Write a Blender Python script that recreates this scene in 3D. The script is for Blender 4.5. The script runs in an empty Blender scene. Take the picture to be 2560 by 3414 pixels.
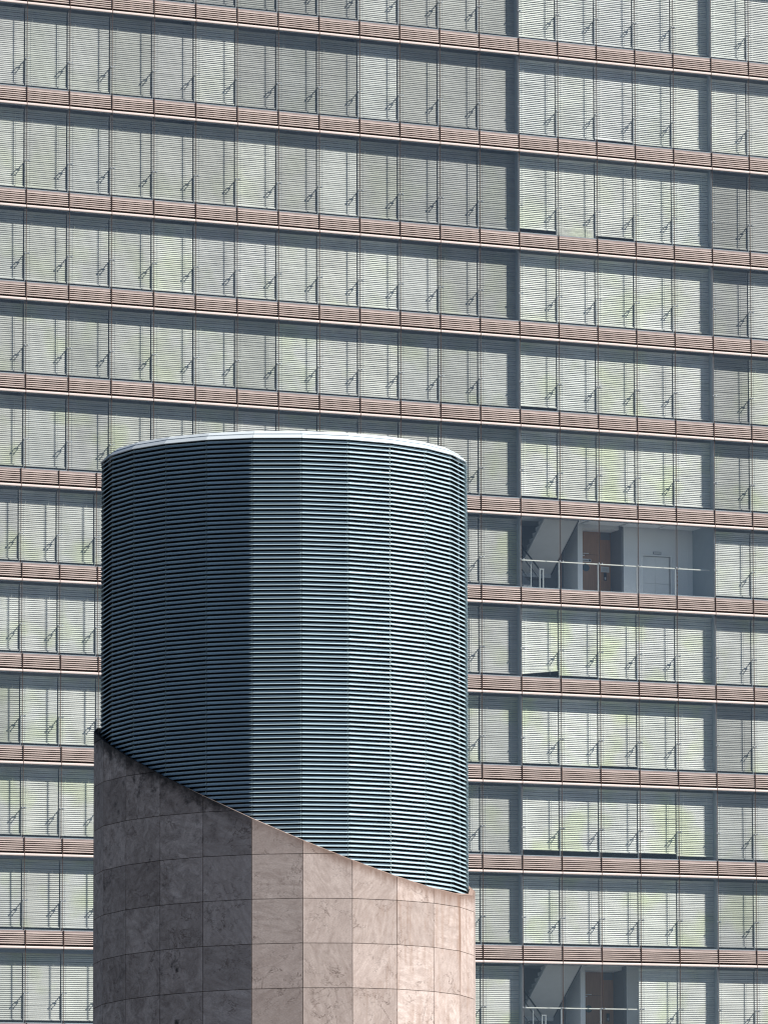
import bpy, math, random
from mathutils import Matrix, Vector
R_ = math.radians
rnd = random.Random(7)
sc = bpy.context.scene
GZ = 1.6                                   # camera height above the pavement (all measured heights below are relative to the camera)

# ------------------------------------------------------------------ camera
cam = bpy.data.cameras.new('camera'); co = bpy.data.objects.new('camera', cam); sc.collection.objects.link(co); sc.camera = co
r = Vector((0.99803899, 0.00884302, -0.06196758)); u = Vector((0.06259536, -0.14099572, 0.98802937)); f = Vector((0.0, 0.98997071, 0.14127275))
m = Matrix.Identity(4)
for i in range(3):
    m[i][0] = r[i]; m[i][1] = u[i]; m[i][2] = -f[i]
m[2][3] = GZ
co.matrix_world = m
cam.sensor_fit = 'VERTICAL'; cam.sensor_height = 24.0; cam.sensor_width = 36.0
cam.lens = 25414.511 / 3414 * 24.0          # long lens with rising / cross front (lens shift)
cam.shift_x = (1280 - 12000) / 3414; cam.shift_y = (1888.5877 - 1707) / 3414
cam.clip_start = 1.0; cam.clip_end = 6000

# ------------------------------------------------------------------ sky, sun, exposure
SUN_TH, SUN_EL = R_(97.3), R_(46.5)         # angle from -Y towards +X, elevation
sv = Vector((math.sin(SUN_TH) * math.cos(SUN_EL), -math.cos(SUN_TH) * math.cos(SUN_EL), math.sin(SUN_EL)))
w = bpy.data.worlds.new('World'); sc.world = w; w.use_nodes = True
nt = w.node_tree; nt.nodes.clear()
sky = nt.nodes.new('ShaderNodeTexSky'); sky.sky_type = 'NISHITA'; sky.sun_disc = False
sky.sun_elevation = SUN_EL; sky.sun_rotation = math.atan2(sv.x, sv.y); sky.altitude = 600; sky.air_density = 0.75; sky.dust_density = 0.25; sky.ozone_density = 1.0
bg = nt.nodes.new('ShaderNodeBackground'); bg.inputs[1].default_value = 0.05
wo = nt.nodes.new('ShaderNodeOutputWorld')
nt.links.new(sky.outputs[0], bg.inputs[0]); nt.links.new(bg.outputs[0], wo.inputs[0])
sl = bpy.data.lights.new('sun', 'SUN'); sl.energy = 5.0; sl.angle = R_(0.53); sl.color = (1.0, 0.955, 0.9)
so = bpy.data.objects.new('sun', sl); sc.collection.objects.link(so); so.rotation_euler = sv.to_track_quat('Z', 'Y').to_euler(); so.location = (200, 0, 300)
sc.view_settings.view_transform = 'Standard'; sc.view_settings.look = 'None'; sc.view_settings.gamma = 1.0
sc.view_settings.use_curve_mapping = False; sc.view_settings.exposure = 0.75
sc.render.engine = 'CYCLES'; sc.cycles.pixel_filter_type = 'BLACKMAN_HARRIS'; sc.cycles.filter_width = 1.25
sc.cycles.max_bounces = 8; sc.cycles.transparent_max_bounces = 24; sc.cycles.diffuse_bounces = 4; sc.cycles.glossy_bounces = 4

# ------------------------------------------------------------------ helpers
C = sc.collection
class MB:
    def __init__(s): s.v = []; s.f = []; s.mi = []; s.cur = 0
    def face(s, pts):
        b = len(s.v); s.v += [tuple(p) for p in pts]; s.f.append(tuple(range(b, b + len(pts)))); s.mi.append(s.cur)
    def box(s, x0, x1, y0, y1, z0, z1):
        b = len(s.v)
        s.v += [(x0, y0, z0), (x1, y0, z0), (x1, y1, z0), (x0, y1, z0), (x0, y0, z1), (x1, y0, z1), (x1, y1, z1), (x0, y1, z1)]
        for q in ((3, 2, 1, 0), (4, 5, 6, 7), (0, 1, 5, 4), (1, 2, 6, 5), (2, 3, 7, 6), (3, 0, 4, 7)):
            s.f.append(tuple(b + i for i in q)); s.mi.append(s.cur)
    def hull8(s, p):                        # eight corners in box order
        b = len(s.v); s.v += [tuple(q) for q in p]
        for q in ((3, 2, 1, 0), (4, 5, 6, 7), (0, 1, 5, 4), (1, 2, 6, 5), (2, 3, 7, 6), (3, 0, 4, 7)):
            s.f.append(tuple(b + i for i in q)); s.mi.append(s.cur)
    def prism(s, prof, x0, x1):             # profile in (y,z), extruded along x
        n = len(prof); b = len(s.v)
        s.v += [(x0, y, z) for y, z in prof] + [(x1, y, z) for y, z in prof]
        for i in range(n):
            j = (i + 1) % n; s.f.append((b + i, b + j, b + n + j, b + n + i)); s.mi.append(s.cur)
        s.f.append(tuple(b + i for i in reversed(range(n)))); s.mi.append(s.cur)
        s.f.append(tuple(b + n + i for i in range(n))); s.mi.append(s.cur)
    def rod(s, p, q, rad, n=6):
        p = Vector(p); q = Vector(q); d = (q - p).normalized(); a = d.orthogonal().normalized(); c = d.cross(a); b = len(s.v)
        for e in (p, q):
            for i in range(n):
                t = 2 * math.pi * i / n; s.v.append(tuple(e + a * (math.cos(t) * rad) + c * (math.sin(t) * rad)))
        for i in range(n):
            j = (i + 1) % n; s.f.append((b + i, b + j, b + n + j, b + n + i)); s.mi.append(s.cur)
        s.f.append(tuple(b + i for i in reversed(range(n)))); s.mi.append(s.cur)
        s.f.append(tuple(b + n + i for i in range(n))); s.mi.append(s.cur)
    def mesh(s, name, mats, smooth=False):
        me = bpy.data.meshes.new(name); me.from_pydata(s.v, [], s.f)
        for mt in (mats if isinstance(mats, (list, tuple)) else [mats]): me.materials.append(mt)
        me.polygons.foreach_set('material_index', s.mi)
        if smooth: me.polygons.foreach_set('use_smooth', [True] * len(s.f))
        me.update(); return me
def add(name, me, parent=None, loc=(0, 0, 0), **props):
    o = bpy.data.objects.new(name, me); C.objects.link(o); o.location = loc
    if parent is not None: o.parent = parent
    for k, v in props.items(): o[k] = v
    return o

# ------------------------------------------------------------------ materials
def new_mat(name):
    mt = bpy.data.materials.new(name); mt.use_nodes = True; n = mt.node_tree; n.nodes.clear()
    out = n.nodes.new('ShaderNodeOutputMaterial'); return mt, n, out
def N(n, t, **kw):
    nd = n.nodes.new(t)
    for k, v in kw.items(): setattr(nd, k, v)
    return nd
def L(n, a, b): n.links.new(a, b)
def simple(name, col, rough=0.6, metal=0.0, var=0.08, scale=3.0, spec=0.4, bump=0.0, stretch=(1, 1, 1), obvar=0.0):
    mt, n, out = new_mat(name)
    p = N(n, 'ShaderNodeBsdfPrincipled'); p.inputs['Roughness'].default_value = rough; p.inputs['Metallic'].default_value = metal
    p.inputs['Specular IOR Level'].default_value = spec
    tc = N(n, 'ShaderNodeTexCoord'); mp = N(n, 'ShaderNodeMapping'); mp.inputs['Scale'].default_value = stretch
    ns = N(n, 'ShaderNodeTexNoise'); ns.inputs['Scale'].default_value = scale; ns.inputs['Detail'].default_value = 6
    L(n, tc.outputs['Object'], mp.inputs[0]); L(n, mp.outputs[0], ns.inputs[0])
    mr = N(n, 'ShaderNodeMapRange'); mr.inputs[1].default_value = 0.25; mr.inputs[2].default_value = 0.75
    mr.inputs[3].default_value = 1 - var; mr.inputs[4].default_value = 1 + var; L(n, ns.outputs[0], mr.inputs[0])
    fac = mr.outputs[0]
    if obvar:
        oi = N(n, 'ShaderNodeObjectInfo'); m2 = N(n, 'ShaderNodeMapRange'); m2.inputs[3].default_value = 1 - obvar; m2.inputs[4].default_value = 1 + obvar
        L(n, oi.outputs['Random'], m2.inputs[0]); mm = N(n, 'ShaderNodeMath', operation='MULTIPLY'); L(n, fac, mm.inputs[0]); L(n, m2.outputs[0], mm.inputs[1]); fac = mm.outputs[0]
    vm = N(n, 'ShaderNodeVectorMath', operation='SCALE'); vm.inputs[0].default_value = col; L(n, fac, vm.inputs['Scale'])
    L(n, vm.outputs[0], p.inputs['Base Color'])
    if bump:
        b = N(n, 'ShaderNodeBump'); b.inputs['Strength'].default_value = bump; b.inputs['Distance'].default_value = 0.01
        L(n, ns.outputs[0], b.inputs['Height']); L(n, b.outputs[0], p.inputs['Normal'])
    L(n, p.outputs[0], out.inputs[0]); return mt

M_slat = simple('spandrel_glazed_slat', (0.60, 0.495, 0.45), 0.5, var=0.22, scale=1.6, obvar=0.10, stretch=(1, 1, 6))
M_ledge = simple('spandrel_ledge', (0.33, 0.265, 0.25), 0.5, var=0.14, scale=2.0)
M_lip = simple('spandrel_lip', (0.72, 0.61, 0.565), 0.4, var=0.06, scale=2.0)
M_back = simple('spandrel_backing', (0.012, 0.008, 0.007), 0.8)
M_mull = simple('mullion_brown', (0.10, 0.062, 0.05), 0.45)
M_mull2 = simple('mullion_gasket', (0.22, 0.18, 0.165), 0.5)
M_part = simple('partition_bluegrey', (0.34, 0.40, 0.45), 0.5, var=0.04)
M_steel = simple('bracket_steel', (0.45, 0.48, 0.50), 0.35, metal=0.6)
M_rail = simple('rail_pale', (0.80, 0.80, 0.74), 0.4)
M_newel = simple('post_steel', (0.42, 0.45, 0.46), 0.4, metal=0.3)
M_soff = simple('ceiling_grey', (0.42, 0.44, 0.46), 0.8, var=0.05)
M_wall = simple('wall_white', (0.84, 0.87, 0.90), 0.8, var=0.04, scale=0.8)
M_wallg = simple('wall_grey', (0.20, 0.215, 0.24), 0.8, var=0.04, scale=0.8)
M_dark = simple('interior_dark', (0.05, 0.058, 0.07), 0.8)
M_floor = simple('floor_grey', (0.35, 0.35, 0.34), 0.5)
M_room = simple('office_wall', (0.16, 0.175, 0.18), 0.9)
M_door = simple('door_wood', (0.40, 0.235, 0.15), 0.5, var=0.15, scale=2.5, stretch=(6, 6, 0.6))
M_lift = simple('lift_door_steel', (0.93, 0.95, 0.96), 0.45, metal=0.0, var=0.06, scale=1.5)
M_black = simple('dark_fitting', (0.03, 0.035, 0.04), 0.4)
M_sign = simple('notice_white', (0.72, 0.74, 0.76), 0.5)
M_red = simple('letter_red', (0.55, 0.10, 0.08), 0.6)
M_louv = simple('louvre_metal', (0.445, 0.57, 0.625), 0.42, metal=0.15, var=0.09, scale=1.4, spec=0.4, obvar=0.07)
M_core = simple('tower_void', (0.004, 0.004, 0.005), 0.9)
M_cap = simple('cap_metal', (0.64, 0.70, 0.73), 0.4, metal=0.1, var=0.04, scale=1.0, obvar=0.03)
M_clip = simple('clip_metal', (0.62, 0.72, 0.70), 0.4, metal=0.3)
M_ground = simple('paving', (0.06, 0.059, 0.057), 0.9, var=0.2, scale=0.2)
M_beige = simple('office_cladding', (0.36, 0.31, 0.29), 0.7, scale=0.5)

def mat_glass():
    mt, n, out = new_mat('window_glass')
    tr = N(n, 'ShaderNodeBsdfTransparent'); tr.inputs[0].default_value = (0.967, 0.976, 0.969, 1)
    gl = N(n, 'ShaderNodeBsdfGlossy'); gl.inputs['Roughness'].default_value = 0.02; gl.inputs[0].default_value = (1, 1, 1, 1)
    fr = N(n, 'ShaderNodeLayerWeight'); fr.inputs[0].default_value = 0.5
    pw = N(n, 'ShaderNodeMath', operation='POWER'); pw.inputs[1].default_value = 4.0; L(n, fr.outputs['Facing'], pw.inputs[0])
    ad = N(n, 'ShaderNodeMapRange'); ad.inputs[3].default_value = 0.035; ad.inputs[4].default_value = 0.9; L(n, pw.outputs[0], ad.inputs[0])
    mx = N(n, 'ShaderNodeMixShader'); L(n, ad.outputs[0], mx.inputs[0]); L(n, tr.outputs[0], mx.inputs[1]); L(n, gl.outputs[0], mx.inputs[2])
    L(n, mx.outputs[0], out.inputs[0]); return mt
M_glass = mat_glass()

def mat_blind():
    mt, n, out = new_mat('blind_slats')
    p = N(n, 'ShaderNodeBsdfPrincipled'); p.inputs['Roughness'].default_value = 0.45; p.inputs['Specular IOR Level'].default_value = 0.3
    oi = N(n, 'ShaderNodeObjectInfo')
    ge = N(n, 'ShaderNodeNewGeometry')
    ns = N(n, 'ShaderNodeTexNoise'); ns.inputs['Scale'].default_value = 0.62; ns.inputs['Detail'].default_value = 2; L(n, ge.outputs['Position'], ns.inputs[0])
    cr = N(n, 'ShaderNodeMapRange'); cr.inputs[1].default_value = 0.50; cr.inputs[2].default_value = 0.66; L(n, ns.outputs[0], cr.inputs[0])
    mx = N(n, 'ShaderNodeMix', data_type='RGBA'); mx.inputs[6].default_value = (0.88, 0.89, 0.86, 1); mx.inputs[7].default_value = (0.80, 0.88, 0.60, 1)  # yellow-green blotches: reflections in the glass, put into the slat colour
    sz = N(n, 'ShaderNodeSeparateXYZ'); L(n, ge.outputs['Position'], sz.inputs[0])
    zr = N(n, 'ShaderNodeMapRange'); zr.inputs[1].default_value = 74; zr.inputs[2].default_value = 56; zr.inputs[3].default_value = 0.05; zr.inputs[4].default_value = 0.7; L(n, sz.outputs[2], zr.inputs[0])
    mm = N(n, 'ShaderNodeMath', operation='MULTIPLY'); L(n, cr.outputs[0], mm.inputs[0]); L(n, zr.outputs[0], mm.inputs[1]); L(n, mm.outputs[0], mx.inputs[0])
    mp = N(n, 'ShaderNodeMapping'); mp.inputs['Scale'].default_value = (0.5, 0.5, 14)
    n2 = N(n, 'ShaderNodeTexNoise'); n2.inputs['Scale'].default_value = 1.0; n2.inputs['Detail'].default_value = 2; L(n, ge.outputs['Position'], mp.inputs[0]); L(n, mp.outputs[0], n2.inputs[0])
    m3 = N(n, 'ShaderNodeMapRange'); m3.inputs[1].default_value = 0.3; m3.inputs[2].default_value = 0.7; m3.inputs[3].default_value = 0.86; m3.inputs[4].default_value = 1.08; L(n, n2.outputs[0], m3.inputs[0])
    ml = N(n, 'ShaderNodeMix', data_type='RGBA', blend_type='MULTIPLY'); ml.inputs[0].default_value = 1
    L(n, mx.outputs[2], ml.inputs[6]); L(n, oi.outputs['Color'], ml.inputs[7])
    n4 = N(n, 'ShaderNodeTexNoise'); n4.inputs['Scale'].default_value = 1.1; n4.inputs['Detail'].default_value = 4; L(n, ge.outputs['Position'], n4.inputs[0])
    m4 = N(n, 'ShaderNodeMapRange'); m4.inputs[1].default_value = 0.32; m4.inputs[2].default_value = 0.66; m4.inputs[3].default_value = 0.86; m4.inputs[4].default_value = 1.04; L(n, n4.outputs[0], m4.inputs[0])
    m5 = N(n, 'ShaderNodeMath', operation='MULTIPLY'); L(n, m3.outputs[0], m5.inputs[0]); L(n, m4.outputs[0], m5.inputs[1])
    vs = N(n, 'ShaderNodeVectorMath', operation='SCALE'); L(n, ml.outputs[2], vs.inputs[0]); L(n, m5.outputs[0], vs.inputs['Scale'])
    L(n, vs.outputs[0], p.inputs['Base Color']); L(n, p.outputs[0], out.inputs[0]); return mt
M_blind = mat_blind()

# tower numbers used by the stone material too
XC, CD = -96.77434534, 220.0
PHI = R_(28.584871); RL, RS = 4.938263, 5.104086
ZCAP, ZA, DZ = 40.506067 + GZ, 31.01149 + GZ, 1.2817706
PA, PB, PC = -0.5409077, 0.0283172, 30.275489 + GZ
def mat_stone():
    mt, n, out = new_mat('weathered_stone')
    p = N(n, 'ShaderNodeBsdfPrincipled'); p.inputs['Roughness'].default_value = 0.75; p.inputs['Specular IOR Level'].default_value = 0.25
    tc = N(n, 'ShaderNodeTexCoord'); oi = N(n, 'ShaderNodeObjectInfo'); ge = N(n, 'ShaderNodeNewGeometry')
    # own grain direction per panel
    rm = N(n, 'ShaderNodeMath', operation='MULTIPLY'); rm.inputs[1].default_value = 37.0; L(n, oi.outputs['Random'], rm.inputs[0])
    cx = N(n, 'ShaderNodeCombineXYZ'); L(n, rm.outputs[0], cx.inputs[0]); L(n, rm.outputs[0], cx.inputs[1]); L(n, rm.outputs[0], cx.inputs[2])
    ro = N(n, 'ShaderNodeVectorRotate', rotation_type='AXIS_ANGLE'); ro.inputs['Axis'].default_value = (math.sin(PHI), -math.cos(PHI), 0)
    ra = N(n, 'ShaderNodeMath', operation='MULTIPLY'); ra.inputs[1].default_value = 3.0; L(n, oi.outputs['Random'], ra.inputs[0])
    L(n, ge.outputs['Position'], ro.inputs['Vector']); L(n, ra.outputs[0], ro.inputs['Angle'])
    va = N(n, 'ShaderNodeVectorMath', operation='ADD'); L(n, ro.outputs[0], va.inputs[0]); L(n, cx.outputs[0], va.inputs[1]); V = va.outputs[0]
    mp = N(n, 'ShaderNodeMapping'); mp.inputs['Scale'].default_value = (1, 1, 3.2); L(n, V, mp.inputs[0])
    def noise(src, s, d, rough=0.6, dist=0.0):
        a = N(n, 'ShaderNodeTexNoise'); a.inputs['Scale'].default_value = s; a.inputs['Detail'].default_value = d; a.inputs['Roughness'].default_value = rough; a.inputs['Distortion'].default_value = dist
        L(n, src, a.inputs[0]); return a.outputs[0]
    def rng(src, a, b, c=0.0, d=1.0):
        q = N(n, 'ShaderNodeMapRange'); q.inputs[1].default_value = a; q.inputs[2].default_value = b; q.inputs[3].default_value = c; q.inputs[4].default_value = d; L(n, src, q.inputs[0]); return q.outputs[0]
    def mth(op, a, b=None):
        q = N(n, 'ShaderNodeMath', operation=op)
        for i, x in enumerate((a, b)):
            if x is None: continue
            if isinstance(x, (int, float)): q.inputs[i].default_value = x
            else: L(n, x, q.inputs[i])
        return q.outputs[0]
    def mix(fac, a, b, bt='MIX'):
        q = N(n, 'ShaderNodeMix', data_type='RGBA', blend_type=bt)
        if isinstance(fac, (int, float)): q.inputs[0].default_value = fac
        else: L(n, fac, q.inputs[0])
        for i, x in ((6, a), (7, b)):
            if isinstance(x, tuple): q.inputs[i].default_value = (*x, 1)
            else: L(n, x, q.inputs[i])
        return q.outputs[2]
    c = mix(rng(noise(mp.outputs[0], 1.6, 8, 0.6, 1.2), 0.3, 0.7), (0.47, 0.385, 0.345), (0.74, 0.635, 0.58))
    c = mix(mth('MULTIPLY', rng(oi.outputs['Random'], 0, 1), 0.5), c, (0.37, 0.30, 0.27))
    pr = N(n, 'ShaderNodeMath', operation='FRACT'); L(n, mth('MULTIPLY', oi.outputs['Random'], 7.31), pr.inputs[0])
    sv_ = N(n, 'ShaderNodeVectorMath', operation='SCALE'); L(n, c, sv_.inputs[0]); L(n, rng(pr.outputs[0], 0, 1, 0.80, 1.10), sv_.inputs['Scale']); c = sv_.outputs[0]
    # fine swirling grain
    c = mix(rng(noise(mp.outputs[0], 9, 10, 0.7, 2.5), 0.42, 0.62, 0.0, 0.45), c, (0.30, 0.22, 0.19))
    # veins: thin ridges of distorted noise
    vn = noise(V, 1.3, 9, 0.62, 0.8); vr = rng(mth('ABSOLUTE', mth('SUBTRACT', vn, 0.5)), 0.0, 0.012, 1.0, 0.0)
    c = mix(mth('MULTIPLY', vr, rng(noise(V, 0.8, 2), 0.45, 0.62)), c, (0.12, 0.085, 0.07))
    vn2 = noise(V, 3.1, 9, 0.6, 0.5); vr2 = rng(mth('ABSOLUTE', mth('SUBTRACT', vn2, 0.5)), 0.0, 0.012, 0.75, 0.0)
    c = mix(mth('MULTIPLY', vr2, rng(noise(V, 1.7, 2), 0.5, 0.65)), c, (0.10, 0.075, 0.065))
    # weathering: how far below the slanted rim, and on which side
    sp = N(n, 'ShaderNodeSeparateXYZ'); L(n, ge.outputs['Position'], sp.inputs[0])
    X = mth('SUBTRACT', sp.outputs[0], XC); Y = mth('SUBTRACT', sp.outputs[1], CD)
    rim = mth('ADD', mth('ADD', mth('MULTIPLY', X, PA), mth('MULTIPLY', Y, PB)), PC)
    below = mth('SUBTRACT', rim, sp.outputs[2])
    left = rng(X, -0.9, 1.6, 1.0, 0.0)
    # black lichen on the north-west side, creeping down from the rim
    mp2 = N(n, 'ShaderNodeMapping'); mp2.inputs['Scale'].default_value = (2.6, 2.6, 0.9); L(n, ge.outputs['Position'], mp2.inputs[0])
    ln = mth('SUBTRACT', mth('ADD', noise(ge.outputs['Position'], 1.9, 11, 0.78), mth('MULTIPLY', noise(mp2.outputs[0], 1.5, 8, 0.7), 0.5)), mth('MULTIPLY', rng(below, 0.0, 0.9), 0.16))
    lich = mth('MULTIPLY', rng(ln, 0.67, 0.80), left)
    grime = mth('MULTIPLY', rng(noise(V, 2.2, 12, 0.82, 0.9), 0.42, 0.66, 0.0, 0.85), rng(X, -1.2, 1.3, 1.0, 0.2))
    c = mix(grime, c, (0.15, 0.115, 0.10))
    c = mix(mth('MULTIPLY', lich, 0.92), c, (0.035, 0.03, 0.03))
    # specks
    c = mix(mth('MULTIPLY', rng(noise(ge.outputs['Position'], 16, 4, 0.6), 0.70, 0.76), rng(X, -1.5, 2.4, 0.8, 0.1)), c, (0.03, 0.026, 0.025))
    # brown runs on the sunny side, from the rim's low corner
    mp3 = N(n, 'ShaderNodeMapping'); mp3.inputs['Scale'].default_value = (7.0, 7.0, 0.55); L(n, ge.outputs['Position'], mp3.inputs[0])
    run = mth('MULTIPLY', rng(noise(mp3.outputs[0], 1.0, 9, 0.7), 0.46, 0.60), rng(X, 3.2, 4.3))
    run = mth('MULTIPLY', run, rng(noise(ge.outputs['Position'], 0.9, 3), 0.42, 0.52))
    c = mix(mth('MULTIPLY', run, 0.38), c, (0.27, 0.17, 0.12))
    rimd = mth('MULTIPLY', rng(mth('SUBTRACT', below, mth('MULTIPLY', noise(mp3.outputs[0], 1.3, 8, 0.7), 0.55)), -0.22, 0.05, 1.0, 0.0), 0.8)
    dj = mth('ABSOLUTE', mth('ADD', mth('ADD', Y, 0.13), mth('MULTIPLY', mth('SUBTRACT', noise(mp3.outputs[0], 0.8, 8, 0.75), 0.5), 0.55)))
    drip = mth('MULTIPLY', rng(dj, 0.02, 0.15, 1.0, 0.0), mth('MULTIPLY', rng(X, 4.5, 4.9), rng(below, 1.3, 2.9, 1.0, 0.25)))
    c = mix(mth('MULTIPLY', drip, 0.75), c, (0.27, 0.165, 0.115))
    c = mix(mth('MULTIPLY', rimd, rng(X, 0.5, 3.0, 0.25, 1.0)), c, (0.20, 0.13, 0.10))
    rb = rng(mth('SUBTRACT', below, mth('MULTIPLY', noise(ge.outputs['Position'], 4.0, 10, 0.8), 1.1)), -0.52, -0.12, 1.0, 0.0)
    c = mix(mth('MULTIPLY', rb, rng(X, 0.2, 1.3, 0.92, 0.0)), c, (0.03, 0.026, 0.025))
    L(n, c, p.inputs['Base Color'])
    b = N(n, 'ShaderNodeBump'); b.inputs['Strength'].default_value = 0.35; b.inputs['Distance'].default_value = 0.01
    L(n, noise(V, 12, 8, 0.7, 1.0), b.inputs['Height']); L(n, b.outputs[0], p.inputs['Normal'])
    L(n, p.outputs[0], out.inputs[0]); return mt
M_stone = mat_stone()

# ------------------------------------------------------------------ ground
g = MB(); g.face([(-2500, -800, 0), (2500, -800, 0), (2500, 2500, 0), (-2500, 2500, 0)])
add('ground', g.mesh('ground', M_ground), kind='structure')

# ================================================================== OFFICE BUILDING
# local frame: +x along the facade, -y outwards, z up
A = 0.7897126178; W = 1.59021374
bld = add('office_building', None, loc=(-136.3103704, 287.145379, GZ), label='tall office block with pink slatted bands, glass windows and white venetian blinds', category='office building')
bld.rotation_euler = (0, 0, A)
ZL = [71.589777 + 3.99, 71.589777, 67.614801, 63.598068, 59.964038, 56.366303, 52.750128, 49.153130, 45.537944, 41.947863, 38.356103, 34.750128, 31.15, 27.55]   # lip heights, 0..13
ZALT = {6: 52.708, 7: 49.055, 8: 45.550, 9: 42.005, 10: 38.485, 11: 34.945, 12: 31.40, 13: 27.86}
UALT = {6: -0.154, 7: -0.107, 8: -0.069, 9: -0.030, 10: 0.025, 11: 0.078, 12: 0.13, 13: 0.18}
WALT = 1.399
ROWS = range(0, 14)
DB = 0.30                                  # blinds hang this far behind the glass

def bays(r):
    """(index, u0, u1, lip z) of the bays on the band / window row r"""
    out = []
    if r >= 6:
        for k in range(-2, 4): out.append((('a', k), UALT[r] + k * WALT, UALT[r] + (k + 1) * WALT))
        rng_ = range(4, 20)
    else: rng_ = range(-2, 20)
    for b in rng_: out.append((b, b * W, (b + 1) * W))
    return out
def zl(r, b): return ZALT[r] if (r >= 6 and isinstance(b, tuple)) else ZL[r]
def open_bay(r, b): return (r == 6 and b in (12, 13, 14, 15, 16)) or (r == 11 and b in (12, 13, 14))

# ---- spandrel bands
def lip_profile():
    return [(0.06, 0.0), (-0.044, 0.0), (-0.056, 0.006), (-0.061, 0.018), (-0.061, 0.070), (-0.054, 0.084), (-0.040, 0.090), (0.06, 0.090)]
mesh_cache = {}
def cached(key, fn):
    if key not in mesh_cache: mesh_cache[key] = fn()
    return mesh_cache[key]
def spandrel_mesh(wd):
    b = MB(); h = wd / 2 - 0.016
    b.cur = 0; b.box(-h, h, 0.012, 0.061, 0.088, 0.56)
    b.cur = 1; b.box(-h, h, -0.026, 0.06, 0.575, 0.625); b.cur = 2; b.box(-h, h, -0.006, 0.06, 0.642, 0.70)
    return b.mesh('spandrel', [M_back, M_slat, M_ledge])
def lip_mesh(wd):
    b = MB(); b.prism(lip_profile()[::-1], -wd / 2 + 0.012, wd / 2 - 0.012); return b.mesh('lip', M_lip)
def slat_shape(b, x0, x1, z):
    b.prism([(-0.030, z + 0.006), (-0.036, z + 0.011), (-0.034, z + 0.037), (-0.026, z + 0.043), (0.011, z + 0.043), (0.011, z + 0.006)][::-1], x0, x1)
def slat_mesh(wd):
    b = MB(); slat_shape(b, -wd / 2 + 0.014, wd / 2 - 0.014, 0); return b.mesh('slat', M_slat)
rest = MB(); n_slat = 0
for r_ in ROWS:
    for b_, u0, u1 in bays(r_):
        z = zl(r_, b_); wd = round(u1 - u0, 3); uc = (u0 + u1) / 2
        sp_ = add('spandrel', cached(('sp', wd), lambda: spandrel_mesh(wd)), bld, (uc, 0, z))
        add('lip', cached(('lip', wd), lambda: lip_mesh(wd)), sp_)
        vis = (1 <= r_ <= 11) and (isinstance(b_, int) and (b_ >= 9) and b_ <= 18 and not (r_ >= 6 and b_ < 11)) and r_ <= 8
        for k in range(5):
            zz = 0.172 + 0.0795 * k
            if vis and n_slat < 300:
                add('slat', cached(('sl', wd), lambda: slat_mesh(wd)), sp_, (0, 0, zz)); n_slat += 1
            else: slat_shape(rest, u0 + 0.014, u1 - 0.014, z + zz)
add('slats', rest.mesh('slats', M_slat), bld, kind='stuff')

# ---- mullions (continuous brown fins on the bay lines), heavier where they pass a band
def mullion_seg(b, u, za, zb, lips):
    b.cur = 0; b.box(u + 0.010, u + 0.022, -0.016, 0.004, za, zb)
    b.cur = 1; b.box(u - 0.042, u - 0.038, 0.000, 0.0045, za, zb)
    b.cur = 0
    for z in lips: b.box(u - 0.004, u + 0.016, -0.063, 0.0, z + 0.002, z + 0.71)
for c in range(-2, 21):
    lo = ZL[13] if c >= 4 else ZALT[6] + 0.71
    b = MB(); mullion_seg(b, c * W, lo - (1.0 if c >= 4 else 0), ZL[0] + 0.7, [ZL[r] for r in ROWS if ZL[r] >= lo - 0.1])
    add('mullion', b.mesh('mullion', [M_mull, M_mull2]), bld)
b = MB()
for k in range(-2, 5):
    b = MB()
    for r_ in range(6, 14):
        mullion_seg(b, UALT[r_] + k * WALT, (ZALT[r_ + 1] + 0.711) if r_ < 13 else ZALT[13] - 1, ZALT[r_], [ZALT[r_]])
    add('mullion', b.mesh('mullion', [M_mull, M_mull2]), bld)

# ---- floors, rear wall, partitions
U0, U1 = -2 * W - 1.0, 20 * W + 0.4
for r_ in ROWS:
    b = MB(); zm = ZL[r_]
    b.box(U0, U1, 0.062, 9.0, zm + 0.20, zm + 0.62)
    b.cur = 1; b.box(U0, U1, 0.064, 0.42, zm + 0.05, zm + 0.199)
    add('floor_slab', b.mesh('floor_slab', [M_soff, M_wallg]), bld)
b = MB(); b.box(U0, U1, 9.0, 9.3, 0, ZL[0] + 1.0); add('rear_wall', b.mesh('rear_wall', M_room), bld)
b = MB(); b.box(U0 - 0.3, U0, 0.0, 9.3, 0, ZL[0] + 1.0); b.box(U1, U1 + 0.3, 0.0, 9.3, 0, ZL[0] + 1.0); add('end_wall', b.mesh('end_wall', M_beige), bld)
b = MB(); b.box(U0, U1, 0.0, 0.3, -0.001, ZL[13] - 1.0); add('lower_wall', b.mesh('lower_wall', M_beige), bld)
b = MB(); b.box(U0, U1, 0.0, 9.3, ZL[0] + 0.72, ZL[0] + 4.6); add('upper_wall', b.mesh('upper_wall', M_beige), bld)
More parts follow.
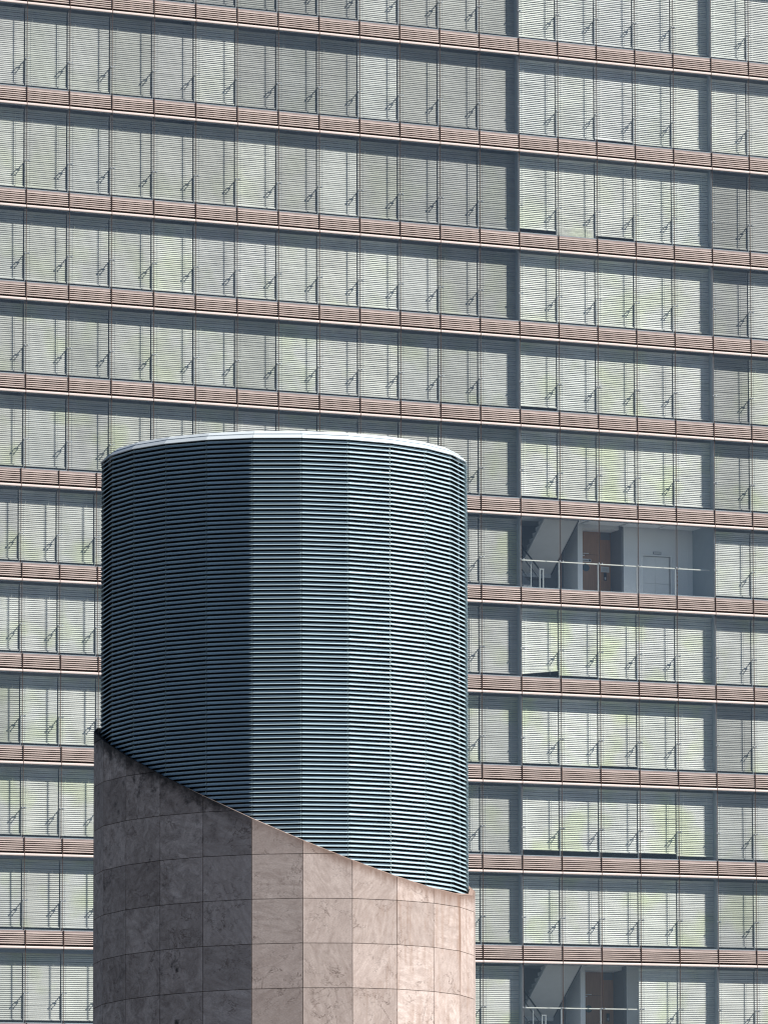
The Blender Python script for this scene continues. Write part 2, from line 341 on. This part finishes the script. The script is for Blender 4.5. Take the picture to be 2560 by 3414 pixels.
for r_ in range(1, 14):
    za, zb = ZL[r_] + 0.62, ZL[r_ - 1] + 0.20
    for c in (0, 4, 8, 12, 17):
        if c in (0,) and r_ > 6: continue
        b = MB()
        if c in (12, 17):
            b.box(c * W - 0.035, c * W + 0.035, 0.03, 9.0, za, zb); b.box(c * W - 0.037, c * W + 0.037, 0.03, 0.066, zb - 0.6, zb)
            add('partition', b.mesh('partition', M_part), bld)
        else:
            b.box(c * W - 0.04, c * W + 0.04, 0.6, 9.0, za, zb); add('partition', b.mesh('partition', M_room), bld)
    b = MB()                               # room dividing wall behind the desks
    segs = [(U0, 12 * W - 0.04), (17 * W + 0.04, U1)]
    if not (r_ - 1 in (6,)): segs.insert(1, (12 * W + (0.04 if r_ - 1 != 11 else 3 * W + 2.0), 17 * W - 0.04))
    for s0, s1 in segs: b.box(s0, s1, 4.2, 4.3, za, zb)
    add('corridor_wall', b.mesh('corridor_wall', M_room), bld)
# solid pier between the two window grids, hidden behind the tower
b = MB(); b.box(UALT[9] + 4 * WALT + 0.1, 4 * W - 0.02, 0.01, 0.4, 0, ZALT[6] + 0.60); add('pier', b.mesh('pier', M_beige), bld)

# ---- blinds: brightness class per window (tilt of the slats), row r is the window row under lip r
G = 0.75
BR = {0: {k: .35 for k in range(-2, 8)} | {8: .7, 9: .5, 10: .5, 11: .4, 12: 1, 13: 1, 14: 1, 15: 1, 16: 1, 17: .95, 18: .95, 19: .9},
 1: {-2: .6, -1: .6, 0: .55, 1: .6, 2: .5, 3: .55, 4: .82, 5: .35, 6: .35, 7: .35, 8: .7, 9: .45, 10: .45, 11: .45, 12: 1, 13: 1, 14: 1, 15: 1, 16: .97, 17: 1, 18: .85, 19: .8},
 2: {-2: .6, -1: .6, 0: .6, 1: .6, 2: .5, 3: .6, 4: .45, 5: .65, 6: .45, 7: .55, 8: .45, 9: .35, 10: .4, 11: .28, 12: 1, 13: .93, 14: .95, 15: 1, 16: 1, 17: .3, 18: .4, 19: .4},
 3: {-2: .5, -1: .52, 0: .55, 1: .55, 2: .52, 3: .7, 4: .65, 5: .7, 6: .6, 7: .75, 8: .78, 9: .6, 10: .4, 11: .4, 12: .92, 13: .85, 14: .92, 15: .85, 16: .8, 17: .38, 18: .7, 19: .7},
 4: {-2: .5, -1: .5, 0: .58, 1: .45, 2: .52, 3: .6, 4: .6, 5: .42, 6: .7, 7: .75, 8: .8, 9: .5, 10: .48, 11: .6, 12: .8, 13: .82, 14: .8, 15: .85, 16: .8, 17: .33, 18: .62, 19: .6},
 5: {-2: .55, -1: .55, 0: .6, 1: .5, 2: .55, 3: .6, 4: .6, 5: .6, 6: .6, 7: .6, 8: .6, 9: .6, 10: .55, 11: .45, 12: .88, 13: .88, 14: .85, 15: .85, 16: .82, 17: .36, 18: .6, 19: .6},
 6: {11: .5, 17: .65, 18: .7, 19: .7, ('a', -1): .55, ('a', 0): .72, ('a', 1): .6},
 7: {11: .48, 12: .9, 13: .88, 14: .85, 15: .88, 16: .85, 17: .62, 18: .66, 19: .6, ('a', -1): .66, ('a', 0): .7, ('a', 1): .72},
 8: {11: .45, 12: .92, 13: .85, 14: .85, 15: .85, 16: .78, 17: .36, 18: .62, 19: .6, ('a', -1): .42, ('a', 0): .74, ('a', 1): .74},
 9: {11: .45, 12: .85, 13: .88, 14: .88, 15: .9, 16: .82, 17: .4, 18: .62, 19: .6, ('a', -1): .55, ('a', 0): .7, ('a', 1): .66},
 10: {11: .48, 12: .78, 13: .78, 14: .82, 15: .8, 16: .75, 17: .42, 18: .52, 19: .6, ('a', -1): .5, ('a', 0): .64, ('a', 1): .6},
 11: {11: .6, 15: .75, 16: .78, 17: .6, 18: .66, 19: .6, ('a', -1): .55, ('a', 0): .7, ('a', 1): .66}, 12: {}}
RAISE = {(9, 12): .14, (9, 13): .13, (9, 14): .12, (9, 15): .14, (9, 16): .06, (8, 12): .02, (7, 13): .03, (1, 14): .04, (2, 12): .10, (2, 14): .06, (8, 14): .03, (5, 12): .03, (4, 12): .06}
def blind_mesh(wd, h, lvl, dense=0, slant=0.0):
    """slats from the head rail (z=0) down to -h, in the plane y=0"""
    b = MB(); hw = wd / 2; pitch = 0.0765
    t0 = 96 - 28 * lvl                    # degrees from horizontal of the slat (outer edge low)
    sw = 0.058 + 0.009 * lvl; z = -0.055; i = 0
    while z > -h + 0.03:
        pit = pitch if not (dense and z < -h + 0.5) else 0.036
        t = t0 + 2.5 * math.sin(i * 1.7 + lvl * 9)
        # three points of a gently cambered slat, inner/top edge first
        pts = [(0.0, 0.0)]
        for dt in (16, -16):
            a = R_(t + dt); y, zz = pts[-1]; pts.append((y - math.cos(a) * sw / 2, zz - math.sin(a) * sw / 2))
        my = pts[2][0] / 2
        jl = 0.0035 * math.sin(i * 2.3 + 1); jr = 0.0035 * math.sin(i * 3.1 + 4 + lvl)
        sl_ = slant * (1 if z < -h + 0.45 else 0) * (z + h - 0.45) / -0.45
        n0 = len(b.v)
        for (y, zz) in pts:
            b.v.append((-hw, y - my, z + zz + jl)); b.v.append((0, y - my, z + zz + 0.5 * (jl + jr) - 0.002 + sl_ / 2)); b.v.append((hw, y - my, z + zz + jr + sl_))
        for q in (0, 1):
            for e in (0, 1):
                b.f.append((n0 + 3 * q + e, n0 + 3 * (q + 1) + e, n0 + 3 * (q + 1) + e + 1, n0 + 3 * q + e + 1)); b.mi.append(0)
        z -= pit; i += 1
    for fx in (-0.33, 0.30):               # ladder tapes
        b.box(fx * wd - 0.004, fx * wd + 0.004, -0.048, -0.046, -h, 0)
    b.box(-hw, hw, -0.03, 0.03, -0.05, -0.002)
    return b.mesh('blind', M_blind)
def rail_mesh(wd, slant=0.0):
    b = MB(); hw = wd / 2
    b.hull8([(-hw, -0.03, -0.02), (hw, -0.03, -0.02 + slant), (hw, 0.02, -0.02 + slant), (-hw, 0.02, -0.02), (-hw, -0.03, 0.02), (hw, -0.03, 0.02 + slant), (hw, 0.02, 0.02 + slant), (-hw, 0.02, 0.02)])
    return b.mesh('blind_rail', M_blind)
def window_mesh(wd, h):
    b = MB(); hw = wd / 2 - 0.031
    xo, xi = hw + 0.028, hw + 0.024
    b.v = [(x, y, z) for y in (0.012, 0.020) for x, z in ((-xo, 0), (xo, 0), (xo, h), (-xo, h), (-xi, 0.03), (xi, 0.03), (xi, h - 0.03), (-xi, h - 0.03))]
    for i in range(4):
        j = (i + 1) % 4; b.f += [(i, j, 4 + j, 4 + i), (8 + i, 12 + i, 12 + j, 8 + j), (i, 8 + i, 8 + j, j), (4 + i, 4 + j, 12 + j, 12 + i)]; b.mi += [0] * 4
    return b.mesh('window', M_part)
def pane_mesh(wd, h):
    b = MB(); b.box(-wd / 2 + 0.004, wd / 2 - 0.004, 0.006, 0.010, 0.0, h); return b.mesh('pane', M_glass)
def fitting_mesh():
    b = MB()                               # post, arm reaching out to the glass and the pronged clamp on it
    b.box(0.036, 0.054, 0.250, 0.272, 0.0, 1.235)
    b.box(0.033, 0.059, 0.10, 0.27, 1.208, 1.234)
    b.box(-0.025, 0.115, 0.09, 0.115, 1.205, 1.235)
    for x in (-0.018, 0.108): b.box(x - 0.010, x + 0.010, -0.02, 0.10, 1.207, 1.230)
    for x in (-0.018, 0.108): b.box(x - 0.020, x + 0.020, -0.03, -0.01, 1.195, 1.243)
    return b.mesh('glazing_bracket', M_steel)
fit_me = fitting_mesh()
for r_ in range(0, 13):
    for b_, u0, u1 in bays(r_ if r_ < 6 else r_):
        zt = zl(r_, b_)
        if r_ + 1 >= 6 and isinstance(b_, tuple): zb = ZALT[r_ + 1]
        elif r_ == 5 and not isinstance(b_, tuple) and b_ < 4: zb = ZALT[6]
        else: zb = ZL[r_ + 1]
        wd = round(u1 - u0, 3); uc = (u0 + u1) / 2
        z0 = zb + 0.702; h = round(zt + 0.0 - z0, 2)
        wn = add('window', cached(('w', wd, h), lambda: window_mesh(wd, h)), bld, (uc, 0, z0))
        add('pane', cached(('p', wd, h), lambda: pane_mesh(wd, h)), wn)
        fo = add('glazing_bracket', fit_me, bld, (u0, 0, zb + 0.63))
        if open_bay(r_, b_): continue
        lvl = BR.get(r_, {}).get(b_, 0.6)
        lq = round(lvl / 0.06) * 0.06
        gap = RAISE.get((r_, b_), 0.0)
        top = -0.10 if not (isinstance(b_, int) and 12 <= b_ <= 16) else -0.09
        zbot = 0.17 + gap                  # bottom rail above the ledge
        hh = round(h + top - zbot, 2)
        dense = (r_, b_) == (2, 13); slant = 0.20 if (r_, b_) == (7, 12) else 0.0
        if dense: hh += 0.12
        bw = wd - 0.045
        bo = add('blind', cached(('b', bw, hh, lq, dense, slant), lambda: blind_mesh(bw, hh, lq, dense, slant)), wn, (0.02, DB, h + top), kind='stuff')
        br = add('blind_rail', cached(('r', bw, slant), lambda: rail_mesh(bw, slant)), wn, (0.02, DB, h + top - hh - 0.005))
        cw = max(0.3, min(1.0, 0.20 + 0.82 * (0.6 + (lvl - 0.6) * 1.15) + rnd.uniform(-0.06, 0.06)))
        col = (cw, cw * (0.995 + rnd.uniform(-0.012, 0.012)), cw * (0.985 + rnd.uniform(-0.03, 0.02)), 1)
        bo.color = col; br.color = col

# ---- stair hall seen through the open windows
def hall(zr, full):
    u = 12 * W; zf = zr - 3.6 + 0.62; zc = zr + 0.198
    def P(name, mb, mats, **k): return add(name, mb.mesh(name, mats), bld, (u, 0, zr), **k)
    dzf = zf - zr; dzc = zc - zr - 0.002
    b = MB(); b.box(0.05, 3.17, 3.4, 3.5, dzf, dzc); P('hall_wall', b, M_wallg)                    # behind the stair
    b = MB(); b.box(3.17, 3.365, 2.0, 3.39, dzf, dzc); P('wall_pier', b, M_wall)
    b = MB(); b.box(3.366, 4.955, 3.06, 3.16, dzf, dzc); P('alcove_wall', b, M_wall)
    b = MB(); b.box(3.366, 4.955, 2.2, 3.06, 0.05, dzc); P('alcove_bulkhead', b, M_wall)
    b = MB(); b.box(4.957, 5.05, 2.0, 3.16, dzf, dzc); P('alcove_side_wall', b, M_wallg)
    # lift wall with its opening
    b = MB(); b.box(5.05, 5.80, 2.0, 2.3, dzf, dzc); b.box(5.80, 7.05, 2.0, 2.3, -0.935, dzc); b.box(7.05, 7.98, 2.0, 2.3, dzf, dzc); b.box(5.80, 7.05, 2.31, 2.4, dzf, dzc)
    b.box(7.70, 7.704, 1.985, 2.0, dzf, dzc)
    P('lift_wall', b, M_wall)
    lf = MB(); lf.box(5.80, 5.85, 1.98, 2.02, dzf, -0.93); lf.box(7.0, 7.05, 1.98, 2.02, dzf, -0.93); lf.box(5.85, 7.0, 1.98, 2.02, -0.98, -0.93); lo = P('lift_door', lf, M_lift)
    for x0, x1 in ((5.86, 6.400), (6.408, 6.995)):
        for z0, z1 in ((dzf + 0.01, -2.10), (-2.09, -0.99)):
            b = MB(); b.box(x0, x1, 2.12, 2.16, z0, z1); add('door_leaf', b.mesh('door_leaf', M_lift), lo)
    if full:
        b = MB(); b.box(6.27, 6.60, 1.975, 1.998, -0.905, -0.80); b.cur = 1; b.box(6.285, 6.585, 1.972, 1.976, -0.89, -0.855); b.box(6.285, 6.585, 1.972, 1.976, -0.842, -0.812); P('lift_indicator', b, [M_wallg, M_sign])
        b = MB(); b.box(7.22, 7.30, 1.975, 1.998, -2.2, -1.55); b.cur = 1
        for zz in (-1.62, -1.78, -1.95, -2.12): b.box(7.24, 7.28, 1.965, 1.976, zz - 0.03, zz + 0.02)
        P('call_panel', b, [M_lift, M_black])
    # recess at the right end with a dark cupboard front
    b = MB(); b.box(7.9, 8.75, 3.0, 3.1, dzf, dzc); b.box(7.90, 7.979, 2.3, 3.0, dzf, dzc); P('recess_wall', b, M_dark)
    if full:
        b = MB(); cz = -0.89
        for i, x in enumerate((8.44, 8.50, 8.56, 8.63, 8.69, 8.74)): b.box(x, x + 0.035, 2.985, 2.999, cz - 0.05 - 0.012 * i, cz + 0.05 - 0.012 * i)
        b.cur = 1; b.hull8([(8.50, 2.985, -1.20), (8.60, 2.985, -1.20), (8.60, 2.998, -1.20), (8.50, 2.998, -1.20), (8.54, 2.985, -1.08), (8.71, 2.985, -1.05), (8.71, 2.998, -1.05), (8.54, 2.998, -1.08)])
        P('wall_notice', b, [M_red, M_sign])
    # timber doors in the alcove
    d = MB(); d.box(3.80 - 0.42, 4.455, 3.00, 3.05, dzf + 0.005, 0.045); do = P('door', d, M_door)
    b = MB(); b.box(3.82 - 0.40, 4.45, 2.994, 3.0, -0.905, -0.895); add('door_seam', b.mesh('door_seam', M_black), do)
    b = MB()
    ring = [(3.928 + 0.145 * math.cos(2 * math.pi * i / 24), -1.447 + 0.145 * math.sin(2 * math.pi * i / 24)) for i in range(24)]
    n0 = len(b.v); b.v += [(x, 2.985, z) for x, z in ring] + [(x, 3.0, z) for x, z in ring]
    b.f.append(tuple(reversed(range(24)))); b.mi.append(0)
    for i in range(24): j = (i + 1) % 24; b.f.append((i, j, 24 + j, 24 + i)); b.mi.append(0)
    add('porthole', b.mesh('porthole', simple('porthole_glass', (0.07, 0.10, 0.11), 0.15)), do)
    b = MB(); b.rod((3.80, 2.93, -0.865), (4.02, 2.93, -0.865), 0.014); b.box(3.80, 3.86, 2.95, 3.0, -0.96, -0.93); add('door_closer', b.mesh('door_closer', M_lift), do)
    if full:
        b = MB(); b.box(3.78, 4.14, 2.985, 2.999, -1.205, -1.08); b.cur = 1; b.box(4.05, 4.12, 2.98, 2.986, -1.18, -1.10); b.box(3.80, 4.02, 2.98, 2.986, -1.155, -1.135)
        add('door_sign', b.mesh('door_sign', [M_sign, M_black]), do)
    d = MB(); d.box(4.47, 4.945, 3.00, 3.05, dzf + 0.005, 0.045); d2 = P('door', d, M_door)
    b = MB(); b.box(4.53, 4.92, 2.99, 3.0, -0.26, 0.04); add('vent_grille', b.mesh('vent_grille', M_wallg), d2)
    if full:
        b = MB(); b.box(4.545, 4.885, 2.985, 2.999, -1.595, -1.36); b.cur = 1
        for zz in (-1.42, -1.46, -1.50, -1.54): b.box(4.60, 4.83, 2.983, 2.986, zz - 0.005, zz + 0.005)
        add('notice', b.mesh('notice', [M_sign, M_wallg]), d2)
    b = MB(); b.box(4.655, 4.765, 2.965, 2.999, -1.94, -1.62); b.cur = 1; b.box(4.68, 4.74, 2.955, 2.966, -1.90, -1.80); add('intercom', b.mesh('intercom', [M_black, M_sign]), d2)
    # stair: upper flight falling away from the window, its underside seen from below
    def flight(x0, x1, ya, za, yb, zb, th=0.16, mat=M_soff, name='stair_flight', steps=False):
        b = MB(); b.hull8([(x0, ya, za), (x1, ya, za), (x1, yb, zb), (x0, yb, zb), (x0, ya, za + th), (x1, ya, za + th), (x1, yb, zb + th), (x0, yb, zb + th)])
        if steps:
            n = 9
            for i in range(n):
                ys = ya + (yb - ya) * i / n; ye = ya + (yb - ya) * (i + 1) / n; zs = za + (zb - za) * (i + (1 if zb > za else 0)) / n
                b.box(x0, x1, min(ys, ye), max(ys, ye), zs + th * 0.3, zs + th + 0.02)
        return P(name, b, mat)
    flight(1.13, 2.49, 0.40, 0.0, 3.0, -1.79, mat=simple('stair_soffit', (0.50, 0.51, 0.52), 0.8, var=0.04), steps=True)
    b = MB(); b.box(0.10, 2.49, 3.0, 3.4, -1.95, -1.79); P('stair_landing', b, M_soff)
    b = MB(); b.hull8([(2.491, 0.40, -0.02), (2.53, 0.40, -0.02), (2.53, 3.0, -1.81), (2.491, 3.0, -1.81), (2.491, 0.40, 0.19), (2.53, 0.40, 0.19), (2.53, 3.0, -1.60), (2.491, 3.0, -1.60)]); P('stair_string', b, M_dark)
    flight(0.06, 1.05, 3.0, -1.79, 1.0, dzf - 0.15, mat=M_wallg, steps=True)
    b = MB(); b.box(0.05, 1.12, 3.28, 3.39, dzf, dzc); P('stair_back_wall', b, M_dark)
    # handrails and newels
    b = MB(); b.rod((1.10, 3.0, -0.45), (1.18, 1.0, -1.97), 0.03); b.rod((1.10, 3.0, -0.85), (1.18, 1.0, -2.37), 0.015); b.rod((0.60, 3.0, -0.75), (0.68, 1.0, -2.3), 0.02); P('handrail', b, M_dark)
    b = MB()
    for x in (1.185, 1.325): b.box(x - 0.018, x + 0.018, 0.98, 1.02, dzf, -1.96)
    b.box(1.16, 1.35, 0.97, 1.03, -1.97, -1.93); P('newel_post', b, M_newel)
    b = MB(); b.box(0.815, 0.84, 0.98, 1.01, dzf, -1.67); P('newel_post', b, M_newel)
    # guard rail just behind the glass
    x1 = 7.88 if full else 3 * W - 0.02
    b = MB(); b.box(0.12, x1, 0.335, 0.365, -1.745, -1.705); gr = P('guard_rail', b, M_rail)
    b = MB(); b.box(0.11, 0.15, 0.33, 0.37, dzf, -1.2 if full else dzc); add('rail_post', b.mesh('rail_post', M_newel), gr)
    for k in range(1, 5 if full else 3):
        b = MB(); b.box(k * W + 0.075, k * W + 0.115, 0.33, 0.37, dzf, -1.746); add('rail_post', b.mesh('rail_post', M_newel), gr)
    for k in range(5 if full else 3):      # ceiling panels, each with its own edge
        b = MB(); b.box(k * W + 0.1, k * W + W - 0.02, 0.45, 1.9, dzc - 0.05, dzc - 0.002); P('ceiling_panel', b, M_wall)
hall(ZL[6], True)
hall(ZL[11], False)

# ================================================================== TOWER
tow = add('ventilation_tower', None, loc=(XC, CD, 0), label='round tower of blue-grey metal louvres rising out of a slant-cut stone base', category='tower')
def V3(k, R, z): t = PHI + R_(15) * k; return Vector((R * math.sin(t), -R * math.cos(t), z))
def cut(k, R=RS):
    p = V3(k, R, 0); return PA * p.x + PB * p.y + PC
def lerp(a, b, t): return a + (b - a) * t

# stone panels
GAP = 0.008
TH = 0.035
def clip_top(poly, fz):
    out = []
    for i in range(len(poly)):
        a, b_ = poly[i], poly[(i + 1) % len(poly)]
        ia, ib = a[1] <= fz(a[0]), b_[1] <= fz(b_[0])
        if ia: out.append(a)
        if ia != ib:
            da, db = a[1] - fz(a[0]), b_[1] - fz(b_[0]); t = da / (da - db); out.append((lerp(a[0], b_[0], t), lerp(a[1], b_[1], t)))
    return out
ZBOT = ZA - 9 * DZ
for k in range(-12, 12):
    a0, a1 = V3(k, RS, 0), V3(k + 1, RS, 0); i0, i1 = V3(k, RS - TH, 0), V3(k + 1, RS - TH, 0)
    ln = (a1 - a0).length; g0 = GAP / ln
    c0, c1 = cut(k), cut(k + 1)
    for i in range(-4, 9):
        zt = ZA - i * DZ - GAP; zb = zt - DZ + 2 * GAP
        poly = clip_top([(g0, zb), (1 - g0, zb), (1 - g0, zt), (g0, zt)], lambda t: lerp(c0, c1, t))
        if len(poly) < 3 or max(p[1] for p in poly) - min(p[1] for p in poly) < 0.03: continue
        pro = rnd.uniform(-0.0025, 0.0025)
        nrm = (lerp(a0, a1, 0.5)).normalized()
        b = MB(); fr = [lerp(a0, a1, t) + nrm * pro + Vector((0, 0, z)) for t, z in poly]; bk = [lerp(i0, i1, t) + Vector((0, 0, z)) for t, z in poly]
        n = len(fr); b.v += [tuple(q) for q in fr + bk]
        b.f.append(tuple(range(n))); b.mi.append(0)
        for q in range(n): j = (q + 1) % n; b.f.append((q, n + q, n + j, j)); b.mi.append(0)
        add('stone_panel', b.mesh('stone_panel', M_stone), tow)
# core behind the panels, with the coping that closes the rim, and the plain shaft down to the pavement
b = MB(); RI = RS - 0.15
for k in range(-12, 12):
    o0, o1 = V3(k, RS - TH - 0.001, 0), V3(k + 1, RS - TH - 0.001, 0); n0, n1 = V3(k, RI, 0), V3(k + 1, RI, 0)
    Z = lambda p, z: Vector((p.x, p.y, z))
    co0, co1 = cut(k, RS - TH) - 0.004, cut(k + 1, RS - TH) - 0.004; ci0, ci1 = cut(k, RI) - 0.004, cut(k + 1, RI) - 0.004
    b.cur = 0; b.face([Z(o0, ZBOT), Z(o1, ZBOT), Z(o1, co1), Z(o0, co0)])
    b.cur = 1; b.face([Z(o0, co0), Z(o1, co1), Z(n1, ci1), Z(n0, ci0)]); b.face([Z(n1, ZBOT), Z(n0, ZBOT), Z(n0, ci0), Z(n1, ci1)])
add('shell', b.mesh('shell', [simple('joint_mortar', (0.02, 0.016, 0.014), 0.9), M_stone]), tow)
b = MB()
for k in range(-12, 12): b.face([V3(k, RS - 0.002, 0), V3(k + 1, RS - 0.002, 0), V3(k + 1, RS - 0.002, ZBOT), V3(k, RS - 0.002, ZBOT)])
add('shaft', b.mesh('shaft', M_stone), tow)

# louvres
PITCH = 0.1300
LH, LD = 0.077, 0.062
def louvre(b, k, zt):
    g = 0.004
    prof = [(RL - LD, 0.0), (RL - LD * 1.0, -0.022), (RL - LD * 0.92, -0.034), (RL - LD * 0.50, -0.053), (RL - LD * 0.05, -0.071), (RL, -LH * 0.97), (RL - 0.002, -LH), (RL - 0.010, -LH), (RL - LD * 0.60, -0.054), (RL - LD - 0.005, -0.024)]
    n = len(prof); base = len(b.v); jz = rnd.uniform(-0.0022, 0.0022); jt = rnd.uniform(-0.003, 0.003)
    for kk, sgn in ((k, 1), (k + 1, -1)):
        for (R, z) in prof:
            p = V3(kk, R, zt + z + (0 if zt == 0 else jz + sgn * jt)); d = (V3(k + 1, R, 0) - V3(k, R, 0)).normalized() * g * sgn; b.v.append(tuple(p + d))
    for i in range(n):
        j = (i + 1) % n; b.f.append((base + i, base + n + i, base + n + j, base + j)); b.mi.append(0)
    b.f.append(tuple(base + i for i in range(n))); b.mi.append(0); b.f.append(tuple(base + n + i for i in reversed(range(n)))); b.mi.append(0)
rest = MB(); brk = MB(); nl = 0
NR = int((ZCAP - (ZA - 4.5)) / PITCH)
cand = []
for k in range(-12, 12):
    lo = min(cut(k, RL), cut(k + 1, RL)) - 0.3
    for j in range(NR):
        zt = ZCAP - 0.045 - j * PITCH
        if zt < lo: break
        cand.append((k, j, zt))
front = {(k, j) for k, j, z in cand if k in (-2, -1, 0)}
mesh_k = {}
for k, j, zt in cand:
    if (k, j) in front and nl < 300:
        if k not in mesh_k:
            b = MB(); louvre(b, k, 0.0); mesh_k[k] = b.mesh('louvre', M_louv)
        lo = add('louvre', mesh_k[k], tow, (0, 0, zt + rnd.uniform(-0.0022, 0.0022))); nl += 1
    else: louvre(rest, k, zt)
    # end bracket in the gap above the blade
    for e, off in ((k + 1, -0.03),):
        d = (V3(k + 1, 1, 0) - V3(k, 1, 0)).normalized()
        p = [V3(e, RL - 0.085, zt + 0.045), V3(e, RL - 0.012, zt - 0.052), V3(e, RL - 0.085, zt - 0.02)]
        q = [x + d * off for x in p]; q2 = [x + d * (off - 0.006) for x in p]
        brk.face(q); brk.face(q2[::-1])
        for a in range(3): c2 = (a + 1) % 3; brk.face([q[a], q2[a], q2[c2], q[c2]])
add('louvres', rest.mesh('louvres', M_louv), tow, kind='stuff')
add('louvre_clips', brk.mesh('louvre_clips', M_clip), tow, kind='stuff')
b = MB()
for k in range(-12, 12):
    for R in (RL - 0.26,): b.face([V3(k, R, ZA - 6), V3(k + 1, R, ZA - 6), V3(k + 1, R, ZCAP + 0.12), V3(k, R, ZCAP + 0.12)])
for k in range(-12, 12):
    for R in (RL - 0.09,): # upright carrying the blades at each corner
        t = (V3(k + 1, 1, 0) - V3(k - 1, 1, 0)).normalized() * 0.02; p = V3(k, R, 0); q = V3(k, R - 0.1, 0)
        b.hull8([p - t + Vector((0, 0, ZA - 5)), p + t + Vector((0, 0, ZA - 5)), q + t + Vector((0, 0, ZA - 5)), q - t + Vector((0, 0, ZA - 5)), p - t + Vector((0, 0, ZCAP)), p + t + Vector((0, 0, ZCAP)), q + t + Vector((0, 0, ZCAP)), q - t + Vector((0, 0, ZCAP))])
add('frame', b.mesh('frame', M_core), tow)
# cap: two flashing strips per side and the roof deck
b = MB(); b.face([V3(k, RL - 0.2, ZCAP + 0.18) for k in range(-12, 12)]); add('roof', b.mesh('roof', M_cap), tow)
for k in range(-12, 12):
    for (ra, za, rb, zb) in ((RL + 0.018, 0.0, RL - 0.085, 0.112), (RL - 0.095, 0.124, RL - 0.215, 0.232)):
        b = MB(); d = (V3(k + 1, 1, 0) - V3(k, 1, 0)).normalized() * 0.005
        P8 = [V3(k, ra, ZCAP + za) + d, V3(k + 1, ra, ZCAP + za) - d, V3(k + 1, ra - 0.03, ZCAP + za - 0.012) - d, V3(k, ra - 0.03, ZCAP + za - 0.012) + d,
              V3(k, rb, ZCAP + zb) + d, V3(k + 1, rb, ZCAP + zb) - d, V3(k + 1, rb - 0.02, ZCAP + zb - 0.02) - d, V3(k, rb - 0.02, ZCAP + zb - 0.02) + d]
        b.hull8(P8); add('cap_panel', b.mesh('cap_panel', M_cap), tow)
b = MB()
for k in range(-12, 12): b.face([V3(k, RL - 0.1, ZCAP + 0.08), V3(k + 1, RL - 0.1, ZCAP + 0.08), V3(k + 1, RL - 0.1, ZCAP + 0.14), V3(k, RL - 0.1, ZCAP + 0.14)])
add('cap_backing', b.mesh('cap_backing', simple('cap_joint', (0.13, 0.22, 0.28), 0.5)), tow)
